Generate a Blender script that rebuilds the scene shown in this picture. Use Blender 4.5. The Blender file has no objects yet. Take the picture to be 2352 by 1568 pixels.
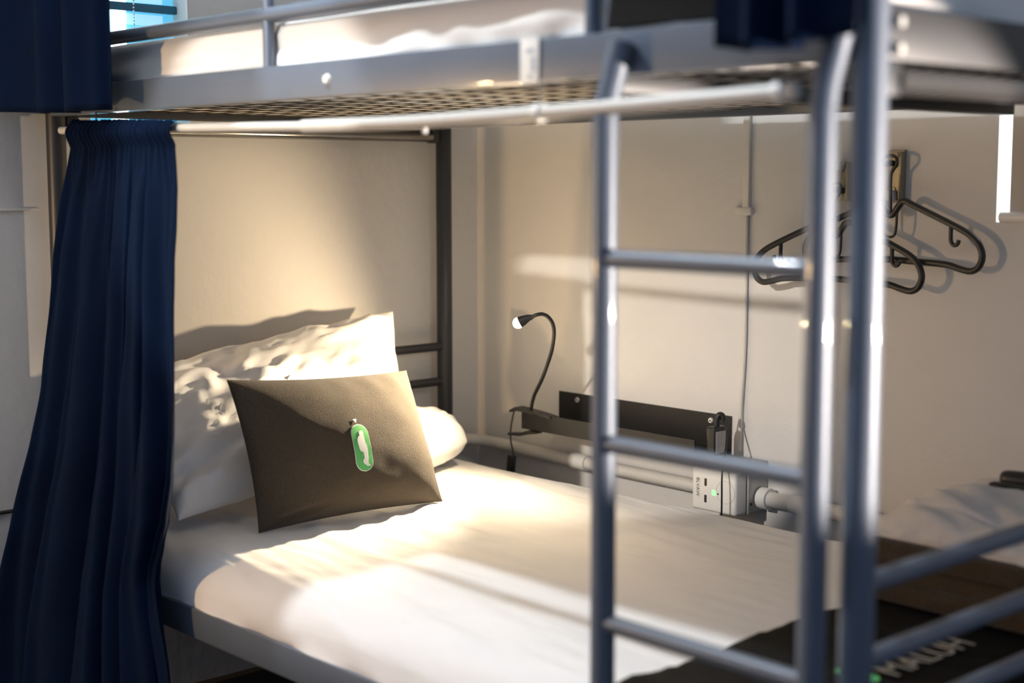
import bpy, bmesh, math, random
from mathutils import Vector, Matrix, noise

# ------------------------------------------------------------------ camera
SC = bpy.context.scene
COL = SC.collection
cam_d = bpy.data.cameras.new('camera')
cam = bpy.data.objects.new('camera', cam_d); COL.objects.link(cam)
YAW, PITCH, ROLL = math.radians(137.2927), math.radians(-6.2954), math.radians(-0.058)
fw = Vector((math.cos(PITCH)*math.cos(YAW), math.cos(PITCH)*math.sin(YAW), math.sin(PITCH)))
rt = Vector((math.sin(YAW), -math.cos(YAW), 0)); up = rt.cross(fw)
r2 = math.cos(ROLL)*rt + math.sin(ROLL)*up; u2 = -math.sin(ROLL)*rt + math.cos(ROLL)*up
cam.matrix_world = Matrix(((r2.x, u2.x, -fw.x, 2.9734), (r2.y, u2.y, -fw.y, -1.4273), (r2.z, u2.z, -fw.z, 1.1979), (0, 0, 0, 1)))
cam_d.sensor_width = 36.0
cam_d.lens = 3378.42/2352*36.0
cam_d.clip_start = 0.05
cam_d.dof.use_dof = True
cam_d.dof.focus_distance = 3.22
cam_d.dof.aperture_fstop = 1.9
SC.camera = cam

# ------------------------------------------------------------------ world, exposure
SC.view_settings.view_transform = 'Standard'
SC.view_settings.look = 'None'
SC.view_settings.gamma = 1.0
SC.view_settings.use_curve_mapping = False
SC.view_settings.exposure = 0.46
wd = bpy.data.worlds.new('world'); SC.world = wd; wd.use_nodes = True
wb = wd.node_tree.nodes['Background']
wb.inputs['Color'].default_value = (0.36, 0.58, 1.0, 1); wb.inputs['Strength'].default_value = 0.60


def lamp(name, typ, loc, energy, color, radius, aim=None, size=None, blend=0.0):
    d = bpy.data.lights.new(name, typ); d.energy = energy; d.color = color
    d.shadow_soft_size = radius
    if typ == 'SPOT':
        d.spot_size = size; d.spot_blend = blend
    o = bpy.data.objects.new(name, d); COL.objects.link(o); o.location = loc
    if aim is not None:
        o.rotation_euler = (Vector(aim)).to_track_quat('-Z', 'Y').to_euler()
    return o


# room lamps, and one spot added for the tubes, behind and beside the photographer
lamp('room_spot', 'SPOT', (1.31, -3.6, 2.28), 400, (1.0, 0.92, 0.84), 0.035, aim=(-.72, 4.835, -1.50), size=math.radians(11.6), blend=.10)
lamp('ceiling_downlight', 'SPOT', (0.79, -0.56, 2.58), 100, (0.84, 0.92, 1.0), 0.03, aim=(1, 0, 0.02), size=math.pi, blend=0.0)
lamp('opposite_bunk_lamp', 'POINT', (-0.02, -1.55, 0.95), 40, (1.0, 0.66, 0.34), 0.03)
lamp('added_tube_spot', 'SPOT', (4.0, 1.12, 0.79), 700, (1.0, 0.86, 0.76), 0.03, aim=(-math.cos(math.radians(28))*math.cos(math.radians(8)), -math.sin(math.radians(28))*math.cos(math.radians(8)), math.sin(math.radians(8))), size=math.radians(16), blend=.12)  # added spot, no fixture: cone shaped to streak the ladder and foot post

# ------------------------------------------------------------------ materials


def mat(name, color, rough=0.6, metal=0.0, var=0.06, vscale=8.0, bump=0.0, bscale=200.0, spec=0.5, sheen=0.0, stretch=(1, 1, 1), coat=0.0):
    m = bpy.data.materials.new(name); m.use_nodes = True
    nt = m.node_tree; b = nt.nodes['Principled BSDF']
    b.inputs['Roughness'].default_value = rough; b.inputs['Metallic'].default_value = metal
    b.inputs['Specular IOR Level'].default_value = spec
    b.inputs['Sheen Weight'].default_value = sheen
    b.inputs['Coat Weight'].default_value = coat
    tc = nt.nodes.new('ShaderNodeTexCoord')
    mp = nt.nodes.new('ShaderNodeMapping'); mp.inputs['Scale'].default_value = stretch
    nt.links.new(tc.outputs['Object'], mp.inputs['Vector'])
    n = nt.nodes.new('ShaderNodeTexNoise'); n.inputs['Scale'].default_value = vscale; n.inputs['Detail'].default_value = 5
    nt.links.new(mp.outputs['Vector'], n.inputs['Vector'])
    mx = nt.nodes.new('ShaderNodeMix'); mx.data_type = 'RGBA'
    lo = tuple(c*(1-var) for c in color) + (1,); hi = tuple(min(1, c*(1+var)) for c in color) + (1,)
    mx.inputs[6].default_value = lo; mx.inputs[7].default_value = hi
    nt.links.new(n.outputs['Fac'], mx.inputs[0]); nt.links.new(mx.outputs[2], b.inputs['Base Color'])
    if bump > 0:
        n2 = nt.nodes.new('ShaderNodeTexNoise'); n2.inputs['Scale'].default_value = bscale; n2.inputs['Detail'].default_value = 4
        nt.links.new(mp.outputs['Vector'], n2.inputs['Vector'])
        bp = nt.nodes.new('ShaderNodeBump'); bp.inputs['Strength'].default_value = bump; bp.inputs['Distance'].default_value = 0.01
        nt.links.new(n2.outputs['Fac'], bp.inputs['Height']); nt.links.new(bp.outputs['Normal'], b.inputs['Normal'])
    return m


def emit(name, color, strength):
    m = bpy.data.materials.new(name); m.use_nodes = True
    b = m.node_tree.nodes['Principled BSDF']
    b.inputs['Base Color'].default_value = color + (1,)
    b.inputs['Emission Color'].default_value = color + (1,)
    b.inputs['Emission Strength'].default_value = strength
    return m


M = {}
M['wall'] = mat('wall_paint', (0.66, 0.635, 0.60), 0.75, var=0.05, vscale=3.0, bump=0.16, bscale=38, spec=0.25)
M['floor'] = mat('floor_tile', (0.03, 0.027, 0.024), 0.6, var=0.2, vscale=5)
M['ceiling'] = mat('ceiling_paint', (0.7, 0.69, 0.67), 0.8)
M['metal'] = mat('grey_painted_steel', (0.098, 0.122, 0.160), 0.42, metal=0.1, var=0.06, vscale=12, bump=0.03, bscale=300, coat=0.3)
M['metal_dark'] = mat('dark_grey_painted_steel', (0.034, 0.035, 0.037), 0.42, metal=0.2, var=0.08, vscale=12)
M['gloss'] = mat('glossy_dark_steel', (0.22, 0.21, 0.20), 0.18, metal=0.85, var=0.1, vscale=20)
M['wire'] = mat('steel_wire', (0.07, 0.06, 0.05), 0.45, metal=0.5)
M['sheet'] = mat('white_cotton', (0.80, 0.79, 0.78), 0.85, var=0.03, vscale=14, bump=0.26, bscale=24, spec=0.2, stretch=(0.28, 1.3, 1), sheen=0.1)
M['pillow'] = mat('pillow_cotton', (0.84, 0.83, 0.82), 0.85, var=0.03, vscale=10, bump=0.16, bscale=13, spec=0.2, sheen=0.1)
M['upmat'] = mat('mattress_cover', (0.79, 0.77, 0.73), 0.85, var=0.05, vscale=4, bump=0.22, bscale=9, spec=0.2, stretch=(0.4, 1, 1.6))
M['navy'] = mat('navy_curtain_cloth', (0.0014, 0.0072, 0.026), 0.9, var=0.25, vscale=5, bump=0.05, bscale=500, spec=0.08)
M['cushion'] = mat('brown_grey_felt', (0.066, 0.053, 0.038), 0.92, var=0.42, vscale=300, bump=0.4, bscale=500, spec=0.1, sheen=0.12)
M['green'] = mat('green_print', (0.13, 0.50, 0.16), 0.75, var=0.05, vscale=50, spec=0.2)
M['print_white'] = mat('white_print', (0.82, 0.84, 0.82), 0.75, var=0.03, spec=0.2)
M['fadeprint'] = mat('faded_white_print', (0.40, 0.38, 0.33), 0.8)
M['black'] = mat('black_cloth', (0.0045, 0.0042, 0.0042), 0.95, var=0.3, vscale=60, bump=0.2, bscale=400, spec=0.15)
M['blackmetal'] = mat('black_powder_coat', (0.012, 0.011, 0.011), 0.5, var=0.15, vscale=40, spec=0.4)
M['blackplastic'] = mat('black_plastic', (0.013, 0.013, 0.012), 0.42, var=0.1, vscale=30, spec=0.5)
M['whiteplastic'] = mat('white_plastic', (0.76, 0.74, 0.69), 0.4, var=0.03, vscale=10)
M['pipe'] = mat('painted_conduit', (0.66, 0.63, 0.57), 0.5, var=0.08, vscale=20, bump=0.05, bscale=60)
M['rodmat'] = mat('white_rod', (0.56, 0.54, 0.50), 0.4, var=0.03)
M['zinc'] = mat('zinc_box', (0.42, 0.42, 0.40), 0.5, metal=0.6, var=0.15, vscale=18)
M['brass'] = mat('aged_brass', (0.30, 0.27, 0.19), 0.45, metal=0.55, var=0.15, vscale=60)
M['screw'] = mat('screw_steel', (0.7, 0.69, 0.66), 0.35, metal=0.6)
M['brown'] = mat('brown_blanket', (0.050, 0.036, 0.022), 0.95, var=0.25, vscale=40, bump=0.4, bscale=150, spec=0.1, sheen=0.2)
M['towel'] = mat('off_white_towel', (0.62, 0.58, 0.53), 0.95, var=0.12, vscale=25, bump=0.4, bscale=60, spec=0.1, sheen=0.2)
M['darkprint'] = mat('dark_print', (0.10, 0.08, 0.06), 0.7)
M['greyprint'] = mat('grey_print', (0.42, 0.43, 0.48), 0.7)
M['slot'] = mat('usb_slot', (0.03, 0.022, 0.015), 0.5)
M['label'] = mat('paper_label', (0.42, 0.38, 0.32), 0.8, var=0.1, vscale=80)
M['teal'] = mat('teal_window_bar', (0.012, 0.12, 0.20), 0.5)
M['blind'] = mat('roller_blind_cloth', (0.46, 0.42, 0.37), 0.85)
M['skygap'] = emit('daylight_strip', (0.86, 0.93, 1.0), 4.0)
M['cyanpane'] = emit('cyan_window_pane', (0.10, 0.42, 0.62), 0.75)
M['palepane'] = emit('pale_window_pane', (0.30, 0.58, 0.75), 0.75)
M['led'] = emit('lamp_led', (1.0, 0.90, 0.70), 110.0)
M['greenled'] = emit('green_indicator', (0.25, 0.9, 0.3), 0.9)

# ------------------------------------------------------------------ helpers


def link(name, me, m, parent=None, smooth=False):
    o = bpy.data.objects.new(name, me); COL.objects.link(o)
    if m is not None:
        me.materials.clear(); me.materials.append(M[m] if isinstance(m, str) else m)
    if smooth:
        me.polygons.foreach_set('use_smooth', [True]*len(me.polygons))
    if parent is not None:
        o.parent = parent
    return o


def thing(name, label, cat, loc=(0, 0, 0), group=None):
    o = bpy.data.objects.new(name, None); COL.objects.link(o); o.location = loc
    o.empty_display_size = 0.05
    return tag(o, label, cat, group)


def tag(o, label, cat, group=None):
    o['label'] = label; o['category'] = cat
    if group:
        o['group'] = group
    return o


def struct(o):
    o['kind'] = 'structure'; return o


def me_from(bm, name='m'):
    me = bpy.data.meshes.new(name); bmesh.ops.recalc_face_normals(bm, faces=bm.faces[:]); bm.to_mesh(me); bm.free(); return me


def box_bm(bm, x0, x1, y0, y1, z0, z1, bev=0.0, seg=2):
    g = bmesh.ops.create_cube(bm, size=1.0)
    for v in g['verts']:
        v.co = Vector((x0+(v.co.x+.5)*(x1-x0), y0+(v.co.y+.5)*(y1-y0), z0+(v.co.z+.5)*(z1-z0)))
    if bev > 0:
        es = list({e for v in g['verts'] for e in v.link_edges})
        bmesh.ops.bevel(bm, geom=es, offset=bev, segments=seg, affect='EDGES', profile=0.6)


def box(name, x0, x1, y0, y1, z0, z1, m, parent=None, bev=0.0, seg=2):
    bm = bmesh.new(); box_bm(bm, x0, x1, y0, y1, z0, z1, bev, seg)
    o = link(name, me_from(bm, name), m, parent)
    if bev > 0:
        bpy_smooth(o)
    return o


def bpy_smooth(o, ang=0.7):
    me = o.data
    me.polygons.foreach_set('use_smooth', [True]*len(me.polygons))
    bm = bmesh.new(); bm.from_mesh(me)
    for e in bm.edges:
        if len(e.link_faces) == 2 and e.calc_face_angle(0) > ang:
            e.smooth = False
    bm.to_mesh(me); bm.free()


def tube_me(pts, r, seg=16, closed=False, name='tube'):
    pts = [Vector(p) for p in pts]; n = len(pts)
    rad = r if isinstance(r, (list, tuple)) else [r]*n
    tang = []
    for i in range(n):
        a = pts[(i-1) % n] if (closed or i > 0) else pts[0]
        b = pts[(i+1) % n] if (closed or i < n-1) else pts[-1]
        tang.append((b-a).normalized())
    t0 = tang[0]; ref = Vector((0, 0, 1)) if abs(t0.z) < .9 else Vector((1, 0, 0))
    nrm = (ref - t0*ref.dot(t0)).normalized()
    vs, fs = [], []
    for i in range(n):
        t = tang[i]; nrm = (nrm - t*nrm.dot(t)).normalized(); bi = t.cross(nrm)
        for k in range(seg):
            a = 2*math.pi*k/seg
            vs.append(pts[i] + (nrm*math.cos(a)+bi*math.sin(a))*rad[i])
    m = n if closed else n-1
    for i in range(m):
        for k in range(seg):
            a = i*seg+k; b = i*seg+(k+1) % seg; j = (i+1) % n
            fs.append((a, b, j*seg+(k+1) % seg, j*seg+k))
    if not closed:
        fs.append(tuple(range(seg-1, -1, -1))); fs.append(tuple((n-1)*seg+k for k in range(seg)))
    me = bpy.data.meshes.new(name); me.from_pydata([tuple(v) for v in vs], [], fs); me.update()
    return me


def tube(name, pts, r, m, parent=None, seg=16, closed=False):
    o = link(name, tube_me(pts, r, seg, closed, name), m, parent, smooth=True)
    if not closed:
        me = o.data
        me.polygons[len(me.polygons)-1].use_smooth = False; me.polygons[len(me.polygons)-2].use_smooth = False
        bm = bmesh.new(); bm.from_mesh(me)
        for e in bm.edges:
            if len(e.link_faces) == 2 and e.calc_face_angle(0) > 1.0:
                e.smooth = False
        bm.to_mesh(me); bm.free()
    return o


def smooth_path(pts, n=8, closed=False):
    P = [Vector(p) for p in pts]; out = []; L = len(P)
    rng = range(L) if closed else range(L-1)
    for i in rng:
        p0 = P[(i-1) % L] if (closed or i > 0) else P[0]
        p1 = P[i]; p2 = P[(i+1) % L]
        p3 = P[(i+2) % L] if (closed or i+2 < L) else P[-1]
        for k in range(n):
            t = k/n
            out.append(0.5*((2*p1)+(-p0+p2)*t+(2*p0-5*p1+4*p2-p3)*t*t+(-p0+3*p1-3*p2+p3)*t**3))
    if not closed:
        out.append(P[-1])
    return out


def interp(tab, x):
    if x <= tab[0][0]:
        return tab[0][1]
    for (a, va), (b, vb) in zip(tab, tab[1:]):
        if x <= b:
            t = (x-a)/(b-a); t = t*t*(3-2*t)*0.35+t*0.65
            return va+(vb-va)*t
    return tab[-1][1]


def fbm(x, y, z, oct=3):
    s = 0; a = 1.0; f = 1.0
    for _ in range(oct):
        s += a*noise.noise(Vector((x*f, y*f, z*f))); a *= .5; f *= 2.0
    return s


def grid_obj(name, nu, nv, fn, m, parent=None, thick=0.0):
    vs = [tuple(fn(i/(nu-1), j/(nv-1))) for j in range(nv) for i in range(nu)]
    fs = [(j*nu+i, j*nu+i+1, (j+1)*nu+i+1, (j+1)*nu+i) for j in range(nv-1) for i in range(nu-1)]
    me = bpy.data.meshes.new(name); me.from_pydata(vs, [], fs); me.update()
    o = link(name, me, m, parent, smooth=True)
    if thick:
        md = o.modifiers.new('thickness', 'SOLIDIFY'); md.thickness = thick; md.offset = 0
    return o


def slab(name, x0, x1, y0, y1, ztop, zbot, r, nx, ny, m, parent=None, wr=None, dome=0.0, side=5, swr=0.0, rnear=None):
    """soft upholstered slab: rounded height field, wrinkled, with a skirt and a bottom"""
    def top(x, y):
        rn = rnear or r
        z = ztop
        for d, rr in ((x-x0, r), (x1-x, r), (y-y0, rn), (y1-y, r)):
            if d < rr:
                d = max(d, 0.0); z -= rr - math.sqrt(max(0, rr*rr-(rr-d)**2))
        cx = (x-x0)/(x1-x0)*2-1; cy = (y-y0)/(y1-y0)*2-1
        z += dome*(1-cx*cx)*(1-cy*cy)
        if wr:
            z += wr(x, y)
        return z
    def sp(k, n, a, b):   # denser sampling toward the edges
        t = k/(n-1); t = t-0.10*math.sin(2*math.pi*t)
        return a+(b-a)*t
    xs = [sp(i, nx, x0, x1) for i in range(nx)]; ys = [sp(j, ny, y0, y1) for j in range(ny)]
    vs = [(x, y, top(x, y)) for y in ys for x in xs]
    fs = [(j*nx+i, j*nx+i+1, (j+1)*nx+i+1, (j+1)*nx+i) for j in range(ny-1) for i in range(nx-1)]
    ring = [i for i in range(nx)] + [j*nx+nx-1 for j in range(1, ny)] + [(ny-1)*nx+i for i in range(nx-2, -1, -1)] + [j*nx for j in range(ny-2, 0, -1)]
    n = len(ring); prev = ring; c = Vector(((x0+x1)/2, (y0+y1)/2, 0))
    for s in range(1, side+1):
        cur = []
        for k, idx in enumerate(ring):
            x, y, z = vs[idx]; t = s/side
            zz = z+(zbot-z)*t
            w = swr*fbm(x*9, y*9, zz*30+3, 2)*math.sin(math.pi*min(1, t*1.0)) if swr else 0
            ox = -1 if x <= x0+1e-6 else (1 if x >= x1-1e-6 else 0); oy = -1 if y <= y0+1e-6 else (1 if y >= y1-1e-6 else 0)
            vs.append((x+ox*w, y+oy*w, zz)); cur.append(len(vs)-1)
        for k in range(n):
            a, b = prev[k], prev[(k+1) % n]; c2, d = cur[(k+1) % n], cur[k]
            fs.append((b, a, d, c2))
        prev = cur
    fs.append(tuple(prev))
    me = bpy.data.meshes.new(name); me.from_pydata(vs, [], fs); me.update()
    bm = bmesh.new(); bm.from_mesh(me); bmesh.ops.recalc_face_normals(bm, faces=bm.faces[:]); bm.to_mesh(me); bm.free()
    return link(name, me, m, parent, smooth=True), top


class PillowSurf:
    def __init__(self, tl, tr, br, bl, T, pinch=0.06, back=0.7, wr=None, ex=0.5, sag=0.0, cr=0.0):
        self.cr = cr
        self.c = [Vector(p) for p in (tl, tr, br, bl)]; self.T = T; self.pinch = pinch; self.back = back; self.wr = wr; self.ex = ex; self.sag = sag
        e1 = (self.c[1]-self.c[0]).normalized(); e2 = (self.c[3]-self.c[0]).normalized()
        self.n = e2.cross(e1).normalized()   # front side: toward the viewer for (top-left, bottom-left) order
        self.e1 = e1; self.e2 = e2

    def outline(self, u, v):  # u,v in -1..1 ; pulled-in sides, pointed corners
        pu = u*(1-self.pinch*(1-v*v)); pv = v*(1-self.pinch*(1-u*u))
        if self.cr:
            pu, pv = pu*math.sqrt(1-self.cr*v*v/2), pv*math.sqrt(1-self.cr*u*u/2)
        s = (pu+1)/2; t = (pv+1)/2
        a = self.c[0].lerp(self.c[1], s); b = self.c[3].lerp(self.c[2], s)
        return a.lerp(b, t)

    def th(self, u, v):
        return self.T*(max(0, 1-abs(u)**2.6)**self.ex)*(max(0, 1-abs(v)**2.6)**self.ex)

    def pt(self, u, v, side=1, off=0.0):
        p = self.outline(u, v)
        t = self.th(u, v)
        k = 1 if side > 0 else -self.back
        w = self.wr(u, v, side)*min(1, t/self.T*2.0) if self.wr else 0
        return p + self.n*(t*k + (w if side > 0 else -w) + off) + Vector((0, 0, -self.sag*(1-u*u)*t/self.T))

    def build(self, name, m, parent=None, n=60, mm=44):
        vs, fs = [], []
        def q(k, N):
            t = k/(N-1)*2-1
            return math.copysign(1-(1-abs(t))**1.5, t)
        idx = {}
        for side in (1, -1):
            for j in range(mm):
                for i in range(n):
                    edge = i in (0, n-1) or j in (0, mm-1)
                    if side < 0 and edge:
                        idx[(side, i, j)] = idx[(1, i, j)]; continue
                    idx[(side, i, j)] = len(vs); vs.append(tuple(self.pt(q(i, n), q(j, mm), side)))
            for j in range(mm-1):
                for i in range(n-1):
                    f = (idx[(side, i, j)], idx[(side, i+1, j)], idx[(side, i+1, j+1)], idx[(side, i, j+1)])
                    fs.append(f if side < 0 else f[::-1])
        me = bpy.data.meshes.new(name); me.from_pydata(vs, [], fs); me.update()
        bm = bmesh.new(); bm.from_mesh(me); bmesh.ops.recalc_face_normals(bm, faces=bm.faces[:]); bm.to_mesh(me); bm.free()
        return link(name, me, m, parent, smooth=True)


def text_me(s, size, extrude=0.0004):
    cu = bpy.data.curves.new('text', 'FONT'); cu.body = s; cu.size = size; cu.extrude = extrude; cu.align_x = 'CENTER'; cu.align_y = 'CENTER'; cu.resolution_u = 3
    o = bpy.data.objects.new('text', cu); COL.objects.link(o)
    bpy.context.view_layer.update()
    me = bpy.data.meshes.new_from_object(o.evaluated_get(bpy.context.evaluated_depsgraph_get()))
    bpy.data.objects.remove(o); bpy.data.curves.remove(cu)
    return me


# ------------------------------------------------------------------ the room
HX, WY = -0.05, 1.235          # faces of the head wall and of the side wall
W, L = 1.074, 2.019            # bed post spacing
# head wall with its window opening
WY0, WY1, WZ0, WZ1 = 0.105, 0.353, 1.303, 2.15
bm = bmesh.new()
box_bm(bm, HX-.14, HX, -4.2, WY0, 0, 2.68); box_bm(bm, HX-.14, HX, WY1, WY+.14, 0, 2.68)
box_bm(bm, HX-.14, HX, WY0, WY1, 0, WZ0); box_bm(bm, HX-.14, HX, WY0, WY1, WZ1, 2.68)
struct(link('wall_head', me_from(bm), 'wall'))
VX0, VX1, VZ0, VZ1 = 1.490, 2.35, 1.113, 2.05
bm = bmesh.new()
box_bm(bm, HX, VX0, WY, WY+.14, 0, 2.68); box_bm(bm, VX1, 5.2, WY, WY+.14, 0, 2.68)
box_bm(bm, VX0, VX1, WY, WY+.14, 0, VZ0); box_bm(bm, VX0, VX1, WY, WY+.14, VZ1, 2.68)
struct(link('wall_side', me_from(bm), 'wall'))
struct(box('floor', HX-.14, 5.2, -4.2, WY+.14, -0.1, 0, 'floor'))
struct(box('ceiling', HX-.14, 5.2, -4.2, WY+.14, 2.68, 2.78, 'ceiling'))

# added low walls that keep sky light from under the bed, behind the photographer
struct(box('wall_back_blocker', HX-.14, 5.2, -4.34, -4.2, 0, 1.05, 'wall'))
struct(box('wall_foot_blocker', 5.2, 5.34, -4.34, WY+.14, 0, 1.05, 'wall'))
# window over the upper bunk, head wall
PX = HX-.060
w1 = struct(box('window_1', PX-.012, PX-.004, WY0, WY1, WZ0, WZ1, 'cyanpane'))
box('pane', PX-.004, PX, 0.2290, 0.3230, 1.548, 1.5720, 'palepane', w1)
box('pane', PX-.004, PX, 0.2290, 0.3230, 1.5980, WZ1, 'palepane', w1)
box('daylight_gap', PX-.004, PX+.010, 0.1930, 0.2250, WZ0, WZ1, 'skygap', w1)
box('window_bar', PX+.002, PX+.014, WY0, WY1, 1.5760, 1.5950, 'teal', w1, .003)
box('window_bar', PX+.002, PX+.014, WY0, WY1, 1.80, 1.815, 'teal', w1, .003)
# bead chain of the blind: small beads
bm = bmesh.new()
for k in range(95):
    g = bmesh.ops.create_icosphere(bm, subdivisions=1, radius=0.0023)
    for v in g['verts']:
        v.co += Vector((PX+.030, 0.2340, 1.32+k*0.0075))
ch = link('bead_chain', me_from(bm), 'whiteplastic', w1, smooth=True); ch['kind'] = 'stuff'
# window at the right, side wall: daylight slit beside a roller blind
w2 = struct(box('window_2', VX0, VX1, WY+.115, WY+.135, VZ0, VZ1, 'skygap'))
box('roller_blind', VX0+.026, VX1-.02, WY+.004, WY+.012, VZ0+.02, VZ1, 'blind', w2)
tube('blind_bar', [(VX0+.012, WY-.003, VZ0+.010), (VX1-.02, WY-.003, VZ0+.010)], .0105, 'whiteplastic', w2)
# thin pale tube drawn in place of a light streak on the head wall
cb = tag(tube('cable_and_light_streak', [(HX+.004, -.9, 1.130), (HX+.004, -.4, 1.1325), (HX+.004, -.02, 1.135)], .0026, 'whiteplastic', None, 8), 'thin pale tube standing in for a level light streak on the wall left of the navy curtain', 'cable')
db = tag(tube('cable_and_light_streak', [(HX+.005, -.9, 0.486), (HX+.005, -.105, 0.488)], .0042, 'blackplastic', None, 8), 'thin dark cable low on the wall at the far left', 'cable')

# ------------------------------------------------------------------ bunk bed
bed = thing('bunk_bed', 'grey painted steel bunk bed with ladder at its foot end', 'bunk bed')
PR = 0.0205
for (x, y, h) in ((0, 0, 1.95), (0, W, 1.95), (L, 0, 1.95), (L, W, 1.95)):
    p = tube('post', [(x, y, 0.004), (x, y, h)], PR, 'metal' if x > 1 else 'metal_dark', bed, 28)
    tube('foot_cap', [(x, y, 0.0), (x, y, 0.03)], PR+.002, 'blackplastic', p, 20)
    tube('top_cap', [(x, y, h-.005), (x, y, h+.006)], PR+.001, 'blackplastic', p, 20)
UZ0, UZ1, LZ0, LZ1 = 1.3305, 1.388, 0.326, 0.3845
for (z0, z1) in ((UZ0, UZ1), (LZ0, LZ1)):
    box('side_rail', PR-.004, L-PR+.004, -.0206, .011, z0, z1, 'metal', bed, .004)
    box('side_rail', PR-.004, L-PR+.004, W-.011, W+.0206, z0, z1, 'metal', bed, .004)
    for x in (0, L):
        box('end_rail', x-.013, x+.013, PR-.004, W-PR+.004, z0, z1+.003, 'metal_dark', bed, .004)
for x in (0, L):
    tube('end_tube', [(x, PR+.025, 1.309), (x, W-PR-.025, 1.309)], .0155, 'gloss', bed, 20)
    for yy in (PR+.014, W-PR-.014):
        box('tube_bracket', x-.010, x+.010, yy-.014, yy+.014, 1.291, 1.331, 'metal_dark', bed, .003)
for z in (0.758, 0.665, 0.573):
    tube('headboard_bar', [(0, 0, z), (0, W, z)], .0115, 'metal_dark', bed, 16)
for z in (0.727, 0.634, 0.545):
    tube('footboard_bar', [(L, 0, z), (L, W, z)], .0125, 'metal', bed, 16)
for z in (1.425, 1.452, 1.76, 1.85):
    tube('headboard_bar', [(0, 0, z), (0, W, z)], .0105, 'metal', bed, 16)
for z in (1.60, 1.72):
    tube('footboard_bar', [(L, 0, z), (L, W, z)], .0115, 'metal', bed, 16)
# guard rail of the upper bunk
for z in (1.476, 1.60):
    tube('guard_bar', [(0, 0, z), (1.585, 0, z)], .0135, 'metal', bed, 18)
for x in (0.815, 1.585):
    tube('guard_upright', [(x, 0, 1.386), (x, 0, 1.612)], .0105, 'metal', bed, 16)
# ladder
for x in (1.660, 1.993):
    tube('ladder_rail', smooth_path([(x, -.052, 0.004), (x, -.052, .6), (x, -.052, 1.20), (x, -.050, 1.285), (x+.004, -.040, 1.335), (x+.010, -.033, 1.372)], 6), .0165, 'metal', bed, 24)
for z in (1.096, 0.855, 0.615, 0.375, 0.135):
    tube('rung', [(1.660, -.052, z), (1.993, -.052, z)], .0118, 'metal', bed, 16)
# deck of the upper bunk: welded wire mesh and cross bars
wy = tube_me([(0, .012, 0), (0, W-.012, 0)], .0010, 6)
for k in range(19):
    o = link('deck_wire', wy, 'wire', bed, True); o.location = (.09+k*.10, 0, 1.3440)
wx = tube_me([(.012, 0, 0), (L-.012, 0, 0)], .0010, 6)
for k in range(20):
    o = link('deck_wire', wx, 'wire', bed, True); o.location = (0, .06+k*.05, 1.3458)
for x in (1.60,):
    box('cross_bar', x-.015, x+.015, .010, W-.010, 1.312, 1.336, 'metal_dark', bed, .003)
for x in (0.30, 0.85, 1.40, 1.80):
    box('cross_bar', x-.015, x+.015, .010, W-.010, .330, .362, 'metal_dark', bed, .003)
# bolt caps on the rails
for (x, z) in ((1.013, 1.358),):
    tube('bolt_cap', [(x, -.0205, z), (x, -.026, z)], [.0085, .006], 'whiteplastic', bed, 16)
for z in (1.372, 1.342):
    tube('bolt_cap', [(L+.0195, .024, z), (L+.0250, .024, z)], [.008, .006], 'zinc', bed, 12)
bt = thing('bed_tag', 'small white plastic tag hooked over the upper side rail', 'tag', (1.488, -.0225, 1.33))
box('tag_body', -.0185, .0185, -.0012, .0012, -.002, .060, 'whiteplastic', bt, .001)
box('tag_mark', -.003, .006, -.0018, -.0012, .004, .010, 'greyprint', bt)
box('tag_mark', -.006, .010, -.0018, -.0012, .040, .045, 'greyprint', bt)
box('tag_mark', .004, .012, -.0018, -.0012, .014, .034, 'greyprint', bt)

# ------------------------------------------------------------------ bedding
def mat_wr(x, y):
    w = 0.0050*fbm(x*1.6+3, y*10+x*1.5, 1.3, 3) + 0.0034*fbm(x*4, y*30+x*4, 4.1, 2)
    w += 0.0030*max(0, 1-abs(y-.07)/.12)*fbm(x*7-y*16, y*5, 7.7, 2)
    # creases pulled out from under the cushion
    dx, dy = x-.60, y-.42
    w += 0.0045*math.exp(-((dx)/.16)**2-((dy)/.22)**2)*math.sin((y*1.0+x*.25)*62)
    return w
m_low, mtop = slab('mattress', .022, 1.985, -.014, 1.030, .478, .362, .030, 230, 120, 'sheet', None, mat_wr, swr=.010, rnear=.085)
tag(m_low, 'lower bunk mattress under a creased white sheet', 'mattress')
m_up, utop = slab('mattress', .030, 1.985, .0125, 1.045, 1.466, 1.3470, .022, 160, 40, 'upmat', None, lambda x, y: .002*fbm(x*3, y*6, 2, 2), swr=.012, side=8)
tag(m_up, 'upper bunk mattress in a cream and white cover behind the guard rail', 'mattress')


def pillow_wr(seed, amp):
    def f(u, v, s):
        w = amp*fbm(u*1.8+seed, v*3.2, seed+s, 3)
        rg = 1-abs(noise.noise(Vector((u*2.6+v*2.2+seed, v*4.2-u*1.4, seed))))*2.2
        w += amp*.9*max(0, rg)**3*(.4+.6*abs(noise.noise(Vector((u*2, v*2, seed*5)))))
        w += amp*.8*abs(noise.noise(Vector((u*5+v*3+seed, (v-u)*2.2, seed*2))))*(1-abs(u)*.3)
        w += amp*.75*math.exp(-((u+.75)/.42)**2-((v-.62)/.42)**2)*math.sin(v*15+u*5+2*noise.noise(Vector((u*3, v*3, seed))))
        e = max(abs(u), abs(v))
        w += amp*.6*max(0, e-.55)*noise.noise(Vector((u*9, v*9, seed*3)))*2
        return w
    return f


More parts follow.
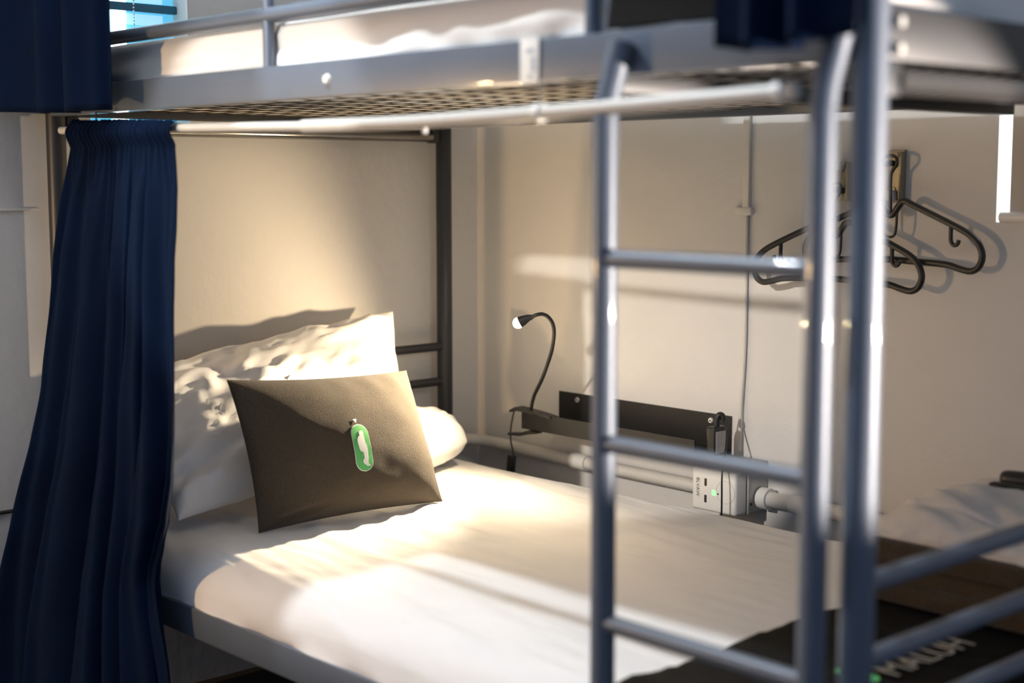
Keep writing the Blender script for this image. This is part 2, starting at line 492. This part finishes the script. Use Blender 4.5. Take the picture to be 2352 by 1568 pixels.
ps = PillowSurf((.02, .985, .552), (.02, .36, .560), (.355, .40, .558), (.235, .985, .545), .088, pinch=-.02, back=.72, wr=pillow_wr(3.1, .009), ex=.42, cr=.42)
ps.n = Vector((0, 0, 1))
p_low = tag(ps.build('pillow', 'pillow'), 'plump white pillow lying flat, its rounded end towards the shelf', 'pillow')
ps2 = PillowSurf((.035, .075, .765), (.072, .845, .868), (.305, .715, .570), (.345, .070, .505), .072, pinch=.04, back=.50, wr=pillow_wr(8.4, .015), ex=.42)
p_up = tag(ps2.build('pillow', 'pillow', None, 90, 60), 'white pillow propped up behind the brown cushion with one pointed corner', 'pillow')


def cush_wr(u, v, s):
    w = .0035*fbm(u*2+1, v*2, 5+s, 2)
    if s > 0:   # puckers at the top seam and a tuck at the lower left corner
        w += .006*max(0, (-v-.72)/.28)*math.sin(u*19+1)*max(0, u+.35)
        w += .009*math.exp(-((u+.72)/.22)**2-((v-.82)/.10)**2)*math.sin((v*1.1+u*.35)*26)
    return w


cs = PillowSurf((.425, .142, .797), (.318, .690, .757), (.488, .655, .480), (.460, .188, .480), .088, pinch=.055, back=.35, wr=cush_wr, ex=.62)
cu = thing('throw_cushion', 'brown grey felt throw cushion with a green oval emblem', 'cushion', (0, 0, 0))
cs.build('cover', 'cushion', cu, 90, 64)


def decal(name, rows, m, parent, off):
    """rows: list of (v, [(u0,u1),...]) in cushion parameters; builds strips lying on the cushion"""
    vs, fs = [], []
    nseg = 8
    for (v0, s0), (v1, s1) in zip(rows, rows[1:]):
        for (a, b), (c, d) in zip(s0, s1):
            base = len(vs)
            for k in range(nseg+1):
                t = k/nseg
                vs.append(tuple(cs.pt(a+(b-a)*t, v0, 1, off))); vs.append(tuple(cs.pt(c+(d-c)*t, v1, 1, off)))
            for k in range(nseg):
                fs.append((base+2*k, base+2*k+1, base+2*k+3, base+2*k+2))
    me = bpy.data.meshes.new(name); me.from_pydata(vs, [], fs); me.update()
    bm = bmesh.new(); bm.from_mesh(me)
    bmesh.ops.remove_doubles(bm, verts=bm.verts[:], dist=1e-6); bm.to_mesh(me); bm.free()
    return link(name, me, m, parent, smooth=True)


# emblem: green pill (u centre, v centre, half sizes in cushion units), pale rim, walking figure, small arrow
EU, EV, HU, HV = -0.09, 0.04, 0.094, 0.335
def pill_rows(hu, hv, n=40):
    rows = []
    ar = 0.5*0.48*hu*2/2; cap = hu*1.55      # cap height in v units so that the ends look round
    for k in range(n+1):
        v = -hv+2*hv*k/n; e = hv-abs(v)
        w = hu if e > cap else hu*math.sqrt(max(1e-4, 1-(1-e/cap)**2))
        rows.append((EV+v, [(EU-w, EU+w)]))
    return rows
decal('emblem_rim', pill_rows(HU+.006, HV+.010), 'print_white', cu, .0012)
decal('emblem_oval', pill_rows(HU, HV), 'green', cu, .0019)
fig = [(-.250, .004, .022), (-.235, -.010, .034), (-.205, -.018, .036), (-.185, -.012, .032), (-.165, -.034, .034), (-.13, -.048, .034), (-.08, -.050, .036), (-.03, -.046, .046), (.015, -.044, .050),
       (.045, -.034, .050), (.060, -.006, .048), (.10, -.002, .046), (.14, -.004, .046), (.165, -.016, .042), (.19, -.026, .038), (.21, -.024, .036), (.235, -.010, .038), (.250, .006, .052), (.268, .014, .058)]
decal('emblem_figure', [(EV+v, [(EU+a, EU+b)]) for v, a, b in fig], 'print_white', cu, .0027)
decal('emblem_arrow', [(EV-HV-.085, [(EU-.030, EU+.012)]), (EV-HV-.03, [(EU-.012, EU-.008)])], 'print_white', cu, .0022)

# bed runners at the foot of both bunks
def runner(x0, x1, topf, zhang, ynear, yfar, lab):
    ys = [(ynear, zhang)]
    for k in range(6):
        ys.append((ynear+.0015*k/5, zhang+(topf((x0+x1)/2, 0.0)-.022-zhang)*(k+1)/6))
    def fn(a, b):
        x = x0+(x1-x0)*a
        if b < .25:
            t = b/.25; z1 = topf(x, .004)-.004
            return (x, ynear-.003*math.sin(t*3+x*9), zhang+(z1-zhang)*t)
        t = (b-.25)/.75; y = ynear+(yfar-ynear)*t
        z = topf(x, max(.004, y))+.0055
        if t < .06:
            z -= .006*(1-t/.06)
        return (x, y, z+.0015*noise.noise(Vector((x*30, y*30, 2))))
    o = grid_obj('bed_runner', 40, 70, fn, 'black', None, .004)
    return tag(o, lab, 'bed runner')
rn = runner(1.585, 1.992, mtop, .392, -.024, .99, 'black bed runner with pale lettering across the foot of the lower bunk')
ru = runner(1.612, 1.992, utop, 1.394, .004, 1.03, 'plain black bed runner hanging over the foot of the upper mattress')
# printed word and green mark on the lower runner, reading across the bed, seen from the foot end
tm = text_me('MALUH', 0.066)
t_o = link('lettering', tm, 'fadeprint', rn)
t_o.matrix_world = Matrix(((0, -1, 0, 1.828), (1, 0, 0, 0.470), (0, 0, 1, .4905), (0, 0, 0, 1)))
bm = bmesh.new(); bmesh.ops.create_circle(bm, cap_ends=True, segments=28, radius=.022)
g_o = link('green_mark', me_from(bm), 'green', rn); g_o.scale = (1.6, 1, 1); g_o.location = (1.805, .325, .4905)

# folded blanket, towel on top, dark roll
bl = thing('folded_blanket', 'dark brown blanket folded flat at the foot of the lower bunk', 'blanket', (0, 0, 0))
for k in range(3):
    slab('fold', 1.572+.006*k, 1.955, .668+.006*(k % 2), 1.005, .5265+.034*k, .4935+.034*k, .014, 40, 34, 'brown', bl, lambda x, y: .002*fbm(x*9, y*9, 1, 2), swr=.005, side=4)
tw = thing('folded_towel', 'off-white towel folded in a wrinkled heap on the brown blanket', 'towel', (0, 0, 0))
def tw_wr(x, y):
    return .020*math.exp(-((x-1.67)/.085)**2)-.030*max(0, x-1.70)+.004*fbm(x*9+y*7, y*12, 3, 3)+.0036*math.sin((y*1.6+x)*48+3*noise.noise(Vector((x*7, y*7, 0))))
slab('fold', 1.592, 1.965, .682, 1.012, .628, .597, .024, 70, 60, 'towel', tw, tw_wr, dome=.010, swr=.010, side=6)
slab('fold', 1.612, 1.960, .735, 1.008, .643, .622, .018, 60, 50, 'towel', tw, tw_wr, dome=.012, swr=.008, side=4)
dk = thing('dark_cloth_roll', 'dark rolled-up cloth lying on the folded off-white towel', 'cloth', (0, 0, 0))
tube('upper_fold', smooth_path([(1.685, .935, .674), (1.72, .94, .674), (1.80, .95, .672), (1.92, .96, .668)], 5), [.010, .0135, .015, .0155, .016]+[.0165]*11, 'blackplastic', dk, 14)
tube('lower_fold', smooth_path([(1.680, .905, .664), (1.72, .907, .664), (1.80, .912, .662), (1.92, .92, .660)], 5), [.006, .008, .009, .009, .009]+[.009]*11, 'blackplastic', dk, 12)

# ------------------------------------------------------------------ curtains and rod
rod = thing('curtain_rod', 'white telescopic curtain rod hung under the upper bunk rail', 'curtain rod')
RODY = -.060
rp = smooth_path([(.160, RODY, 1.2965), (.19, RODY, 1.296), (.61, RODY, 1.290), (1.02, RODY, 1.282)], 8)
tube('thin_tube', rp, .0075, 'rodmat', rod, 16)
rp2 = smooth_path([(1.00, RODY, 1.2825), (1.25, RODY, 1.281), (1.416, RODY, 1.283), (1.63, RODY, 1.287), (1.82, RODY, 1.292), (1.965, RODY, 1.296)], 8)
tube('thick_tube', rp2, .0100, 'rodmat', rod, 16)
def rod_clip(x, zr, w, hang, m='whiteplastic', sw=.0015):
    c = tube('clip', [(x-w, RODY, zr), (x+w, RODY, zr)], .0125, m, rod, 16)
    box('strap', x-sw, x+sw, RODY-.001, RODY+.001, zr+.010, hang, 'metal_dark', c)
    box('hook', x-sw, x+sw, RODY-.001, -.018, hang-.002, hang, 'metal_dark', c)
rod_clip(1.547, 1.2855, .006, 1.329)
rod_clip(.300, 1.2945, .006, 1.329)
rod_clip(1.940, 1.2955, .006, 1.329)
tube('screw_knob', [(1.306, RODY, 1.274), (1.306, RODY, 1.264)], .004, 'whiteplastic', rod, 10)

RT = [(.03, .592), (.254, .568), (.388, .531), (.437, .524), (.464, .530), (.51, .554), (.565, .584), (.651, .609), (.733, .619), (.838, .621), (.957, .616), (1.051, .616), (1.114, .623), (1.176, .624), (1.223, .617), (1.254, .612), (1.284, .617), (1.315, .621)]
LT = [(.03, -.040), (.123, -.036), (.287, -.017), (.385, .005), (.502, .042), (.674, .100), (.802, .125), (.946, .153), (1.034, .161), (1.139, .181), (1.226, .202), (1.277, .210), (1.295, .203), (1.315, .216)]
def curtain_fn(u, v):
    z = 1.312-(1.312-.045)*v
    xl = interp(LT, z); xr = interp(RT, z)
    # header: tight gathers; below the rod pocket they merge into wide pleats
    hd = max(0.0, min(1.0, (z-1.17)/.12))
    k = 1-hd
    spread = min(1.0, (1.30-z)/.9)
    uu = u + .012*math.sin(u*37)*k
    xs = .600+.020*max(0, min(1, z/1.2)); q = max(0, min(1, (u-.62)/.38)); q = q*q*(3-2*q)
    x = xl+(xs+(xr-xs)*q-xl)*uu
    ycen = -.066-(.015+.100*(1-u))*max(0, min(1, (1.29-z)/1.2))
    ph = 2*math.pi*(5.6*u+.22*math.sin(u*9)+.10*math.sin(z*3+u*5))
    a = (.006+.024*spread)*(1-hd*.85)
    y = ycen + a*math.sin(ph)*(.75+.35*math.sin(u*17+1)) + .35*a*math.sin(2.3*ph+z*4)
    y += .0045*math.sin(2*math.pi*25*u+2.0*noise.noise(Vector((u*8, z*4, 0))))*(.25+.75*hd)*max(0, min(1, (z-.8)/.35))
    y += .004*noise.noise(Vector((u*12, z*6, 9)))
    x += .006*math.cos(ph)*spread
    # rod pocket: bulges around the rod, ruffle stands above it
    if z > 1.262:
        t = (z-1.262)/.05
        y -= .014*math.sin(min(1, t)*math.pi)
    zz = z
    if z > 1.29:
        zz = z + .008*(.5-u)*2*min(1, (z-1.29)/.02) - .006*abs(noise.noise(Vector((u*46, 0, 3)))) - .004*math.exp(-((u-.15)/.2)**2)
    return (x, min(y, -.030 if z < .50 else y), zz)
cf = grid_obj('curtain', 300, 170, curtain_fn, 'navy', None, .0015)
tag(cf, 'navy curtain gathered at the head end of the lower bunk, reaching the floor', 'curtain')


def upper_curtain(x0, x1, y0, zb, seed, lab, hem, pleats, skew=0.0):
    def fn(u, v):
        z = zb+(2.25-zb)*(1-v)
        x = x0+(x1-x0)*u
        ph = 2*math.pi*(pleats*u+.2*math.sin(u*7+seed))
        y = y0 - skew*(1-u) + .022*math.sin(ph)*(1 if v > .2 else .6)+.008*math.sin(2.1*ph+seed)
        return (x+.010*math.cos(ph), y, z+hem*math.sin(u*5+seed)*v)
    o = grid_obj('curtain', 130, 60, fn, 'navy', None, .002)
    box_hem = None
    return tag(o, lab, 'curtain')
uc1 = upper_curtain(-.040, .408, -.100, 1.330, 1.0, 'navy curtain bunched at the head end of the upper bunk, top left', .004, 3.2, .03)
uc2 = upper_curtain(1.855, 2.052, -.092, 1.345, 2.2, 'navy curtain bunched at the foot end of the upper bunk above the ladder', .006, 2.0)
ur = thing('curtain_rod', 'white rod hung from the ceiling carrying the two upper bunk curtains', 'curtain rod')
tube('rod_tube', [(-.045, -.093, 2.235), (2.35, -.093, 2.235)], .0095, 'rodmat', ur, 14)
for x in (.2, 1.2, 2.2):
    box('rod_hanger', x-.006, x+.006, -.094, -.092, 2.24, 2.68, 'rodmat', ur)

# ------------------------------------------------------------------ services on the side wall
con = thing('electrical_conduit', 'white painted conduit pipe curving round the wall corner behind the bed', 'pipe')
CY = WY-.030
pts = smooth_path([(HX+.020, .80, .500), (HX+.020, 1.02, .498), (HX+.022, 1.10, .497), (HX+.040, 1.165, .494), (HX+.085, CY-.003, .490), (HX+.16, CY, .488), (.25, CY, .484), (.50, CY, .481), (.80, CY, .479)], 8)
tube('bent_pipe', pts, .0165, 'pipe', con, 18)
tube('coupling', [(.352, CY, .483), (.405, CY, .482)], .0205, 'whiteplastic', con, 18)
tube('straight_pipe', [(.951, CY, .481), (1.90, CY, .478)], .0175, 'pipe', con, 18)
tube('coupling', [(1.040, CY, .4805), (1.085, CY, .480)], .0205, 'whiteplastic', con, 18)
tube('locknut', [(.953, CY, .481), (.978, CY, .481)], .0245, 'whiteplastic', con, 20)
jb = thing('junction_box', 'square grey metal junction box on the conduit behind the white adapter', 'junction box')
box('box_body', .800, .949, WY-.068, WY, .451, .562, 'zinc', jb, .005)
box('cover_lip', .796, .951, WY-.074, WY-.067, .448, .565, 'zinc', jb, .003)
for (yy, zz) in ((WY-.062, .470), (WY-.062, .545), (WY-.015, .470)):
    tube('knockout', [(.9488, yy, zz), (.9503, yy, zz)], .0035, 'slot', jb, 10)
ad = thing('usb_adapter', 'white wall adapter with two usb slots and a small green light', 'adapter', (.8835, WY-.075, .497))
bm = bmesh.new(); box_bm(bm, -.0635, .0635, -.040, 0, -.048, .050, .007, 3)
a_b = link('body', me_from(bm), 'whiteplastic', ad); bpy_smooth(a_b)
for zz in (.018, -.020):
    box('usb_slot', -.026, -.0195, -.0406, -.0396, zz-.0085, zz+.0085, 'slot', ad)
box('green_light', -.004, .008, -.0406, -.0398, -.009, .003, 'greenled', ad)
tube('indicator', [(.0135, -.0395, -.004), (.0135, -.0407, -.004)], .0022, 'slot', ad, 10)
tube('socket_ring', smooth_path([(.034+.026*math.cos(a*math.pi/8), -.0402, .003+.026*math.sin(a*math.pi/8)) for a in range(16)], 2, True), .0007, 'pipe', ad, 6, True)
bm_t = text_me('BLVAW', .013, .0002)
tl = link('lettering', bm_t, 'darkprint', ad)
tl.matrix_local = Matrix(((0, 1, 0, -.0455), (0, 0, -1, -.0403), (-1, 0, 0, .004), (0, 0, 0, 1)))
# the two-pin charger plugged in above the adapter
cg = thing('phone_charger', 'small black charger with a printed label plugged in above the adapter', 'charger', (.8705, 1.121, .602))
box('body', -.0125, .0125, 0, .048, -.028, .040, 'blackplastic', cg, .005, 3)
box('rating_label', .0126, .0132, .005, .042, -.020, .030, 'label', cg)
random.seed(5)
for r in range(7):
    for c in range(3):
        y0 = .007+c*.011
        box('label_print',   .0132, .0135, y0, y0+random.uniform(.005, .010), -.016+r*.006, -.0135+r*.006, 'greyprint', cg)
tube('strain_relief', smooth_path([(0, .024, .038), (0, .024, .050), (.001, .025, .060), (.004, .028, .066), (.009, .032, .064), (.011, .034, .054)], 5), .0065, 'blackplastic', cg, 12)
tube('lead', smooth_path([(.011, .034, .058), (.020, .034, .030), (.034, .016, .004), (.050, -.012, -.030), (.0605, -.030, -.060), (.064, -.034, -.10), (.064, -.034, -.14), (.062, -.034, -.20)], 8), .0021, 'blackplastic', cg, 8)

tr = thing('wall_trunking', 'thin vertical white cable trunking on the side wall behind the ladder', 'trunking')
box('trunk', .868, .886, WY-.010, WY, 1.118, 1.75, 'pipe', tr, .002)
box('trunk_clip', .848, .894, WY-.012, WY, 1.116, 1.134, 'pipe', tr, .002)
tube('lower_cable', smooth_path([(.879, WY-.006, 1.12), (.880, WY-.006, .95), (.879, WY-.006, .80), (.873, WY-.008, .68), (.872, WY-.010, .575)], 6), .0045, 'pipe', tr, 10)

sh = thing('wall_shelf', 'narrow black metal ledge shelf screwed to the wall above the conduit', 'shelf')
box('back_plate', .273, .842, WY-.004, WY, .560, .651, 'blackmetal', sh)
box('ledge', .273, .842, WY-.130, WY-.004, .569, .573, 'blackmetal', sh)
box('front_lip', .270, .842, WY-.134, WY-.130, .567, .610, 'blackmetal', sh)
for x in (.341, .782):
    s_ = tube('screw', [(x, WY-.0075, .6345), (x, WY-.004, .6345)], [.0055, .0075], 'screw', sh, 16)
    tube('screw_recess', [(x, WY-.0082, .6345), (x, WY-.0074, .6345)], .0022, 'slot', s_, 8)

# reading lamp clipped to the shelf lip
LY = WY-.132
rl = thing('reading_lamp', 'black gooseneck clip lamp, lit, clamped on the end of the shelf', 'lamp', (.29, LY, .61))
def lp(*pts):
    return [(x-.29, y-LY, z-.61) for x, y, z in pts]
bm = bmesh.new()
vs = lp((.238, LY-.016, .612), (.262, LY-.018, .623), (.33, LY-.012, .616), (.375, LY-.006, .609), (.38, LY-.006, .604), (.33, LY-.012, .611), (.26, LY-.018, .613), (.238, LY-.016, .606))
n = len(vs)
fr = [bm.verts.new(v) for v in vs]; bk = [bm.verts.new((v[0], v[1]+.030, v[2])) for v in vs]
bm.faces.new(fr); bm.faces.new(bk[::-1])
for i in range(n):
    bm.faces.new((fr[(i+1) % n], fr[i], bk[i], bk[(i+1) % n]))
link('clip_jaw', me_from(bm), 'blackplastic', rl)
bm = bmesh.new()
vs = lp((.230, LY-.014, .552), (.275, LY-.014, .556), (.30, LY-.014, .566), (.335, LY-.014, .5665), (.33, LY-.014, .561), (.30, LY-.014, .556), (.275, LY-.014, .549), (.230, LY-.014, .546))
fr = [bm.verts.new(v) for v in vs]; bk = [bm.verts.new((v[0], v[1]+.026, v[2])) for v in vs]
bm.faces.new(fr); bm.faces.new(bk[::-1])
for i in range(n):
    bm.faces.new((fr[(i+1) % n], fr[i], bk[i], bk[(i+1) % n]))
link('clip_jaw', me_from(bm), 'blackplastic', rl)
tube('gooseneck', smooth_path(lp((.303, 1.103, .606), (0.303, 1.103, 0.617), (0.311, 1.099, 0.637), (0.330, 1.090, 0.662), (0.382, 1.065, 0.708), (0.423, 1.045, 0.752), (0.464, 1.020, 0.794), (0.491, 1.000, 0.835), (0.501, 0.985, 0.860), (0.495, 0.975, 0.876), (0.486, 0.965, 0.882), (0.477, 0.955, 0.880), (0.468, 0.950, 0.875)), 8), .0046, 'blackplastic', rl, 12)
HD = Vector((-.030, -.060, -.030)).normalized()
hp = Vector(lp((0.468, 0.950, 0.875))[0])
tube('lamp_head', [hp, hp+Vector((-.008, -.004, -.002)), hp+Vector((-.018, -.010, -.008)), hp+Vector((-.026, -.016, -.013))], [.0055, .008, .0115, .0135], 'blackplastic', rl, 18)
lc = hp+Vector((-.0285, -.0185, -.0150))
bm = bmesh.new(); bmesh.ops.create_uvsphere(bm, u_segments=20, v_segments=12, radius=.0125)
led = link('led_bulb', me_from(bm), 'led', rl, smooth=True); led.location = lc
led.visible_shadow = True
rs = lamp('reading_lamp_light', 'SPOT', (0, 0, 0), 13, (1.0, 0.76, 0.47), .010, size=math.radians(178), blend=.55)
rs.parent = rl; rs.location = lc+Vector((-.010, -.0165, -.003)); rs.rotation_euler = Vector((-.05, -.62, -.18)).to_track_quat('-Z', 'Y').to_euler()
rb = lamp('reading_lamp_beam', 'SPOT', (0, 0, 0), 60, (1.0, 0.80, 0.54), .010, size=math.radians(75), blend=.9)
rb.parent = rl; rb.location = rs.location; rb.rotation_euler = (Vector(lp((.42, .57, .68))[0])-rb.location).to_track_quat('-Z', 'Y').to_euler()
tube('cord', smooth_path(lp((.240, LY, .609), (.236, LY-.002, .59), (.229, LY-.002, .56), (.228, LY-.001, .53), (.236, LY, .50), (.238, LY, .49)), 6), .0022, 'blackplastic', rl, 8)
sw = box('cord_switch', -.0095, .0095, -.008, .008, -.062, 0, 'blackplastic', rl, .003); sw.location = lp((.232, LY, .492))[0]
sw.rotation_euler = (0, .13, 0)
box('switch_slider', .0085, .0125, -.004, .004, -.040, -.022, 'blackplastic', sw)

# ------------------------------------------------------------------ coat hooks and hangers
def coat_hook(x, z0, z1, armz, blockz, lab):
    h = thing('coat_hook', lab, 'hook', (x, WY, z0), 'coat hooks on the side wall')
    box('back_plate', -.019, .019, -.008, 0, 0, z1-z0, 'brass', h, .0015)
    box('side_flange', .013, .019, -.020, -.008, .004, z1-z0-.004, 'brass', h, .001)
    for zz in (.22, .80):
        tube('screw', [(-.003, -.0105, (z1-z0)*zz), (-.003, -.008, (z1-z0)*zz)], [.004, .005], 'brass', h, 12)
    tube('hook_arm', smooth_path([(0, -.006, armz-z0), (-.002, -.022, armz-z0+.004), (-.006, -.040, armz-z0+.002), (-.010, -.052, armz-z0+.012), (-.012, -.054, armz-z0+.022)], 6), .0062, 'blackplastic', h, 12)
    box('rubber_stop', -.022, .004, -.030, -.008, blockz-z0-.010, blockz-z0+.010, 'whiteplastic', h, .003)
    return h
coat_hook(1.138, 1.150, 1.234, 1.172, 1.226, 'brass coat hook beside the ladder, white stop at its top')
coat_hook(1.266, 1.153, 1.257, 1.226, 1.163, 'brass coat hook nearer the window, white stop at its bottom')


def hanger(xc, zoff, y, stem_top, lab):
    h = thing('clothes_hanger', lab, 'hanger', (xc, y, 1.04+zoff), 'black hangers on the wall')
    half = [(.008, .087), (.018, .100), (.027, .111), (.037, .112), (.055, .104), (.150, .064), (.185, .046), (.203, .028), (.210, .006), (.203, -.014), (.186, -.023), (.160, -.019), (.130, -.012), (.06, -.009), (0, -.007)]
    loop = [(0, .084)]+half+[(-a, b) for a, b in half[-2::-1]]
    tube('frame', smooth_path([(a, 0, b) for a, b in loop], 4, True), .0068, 'blackplastic', h, 12, True)
    tube('neck_hook', smooth_path([(0, 0, .084), (0, 0, .100), (0, -.002, stem_top-.045), (.006, -.004, stem_top-.030), (.016, -.006, stem_top-.018), (.014, -.007, stem_top-.004), (0, -.008, stem_top), (-.014, -.008, stem_top-.006), (-.018, -.008, stem_top-.018)], 5), .0035, 'blackplastic', h, 10)
    for s in (-1, 1):
        tube('strap_hook', smooth_path([(s*.140, 0, .066), (s*.140, 0, .048), (s*.141, 0, .034), (s*.147, 0, .027), (s*.155, 0, .029), (s*.158, 0, .037)], 4), .0042, 'blackplastic', h, 10)
    tube('label_loop', smooth_path([(-.016, 0, .098), (-.016, 0, .060), (-.010, 0, .042), (.006, 0, .040), (.014, 0, .052), (.016, 0, .098)], 4), .0028, 'blackplastic', h, 8)
    return h
hanger(1.154, -.045, WY-.057, .195, 'lower black plastic hanger, partly behind the ladder rail')
hanger(1.276, 0.0, WY-.040, .205, 'upper black plastic hanger nearer the window')
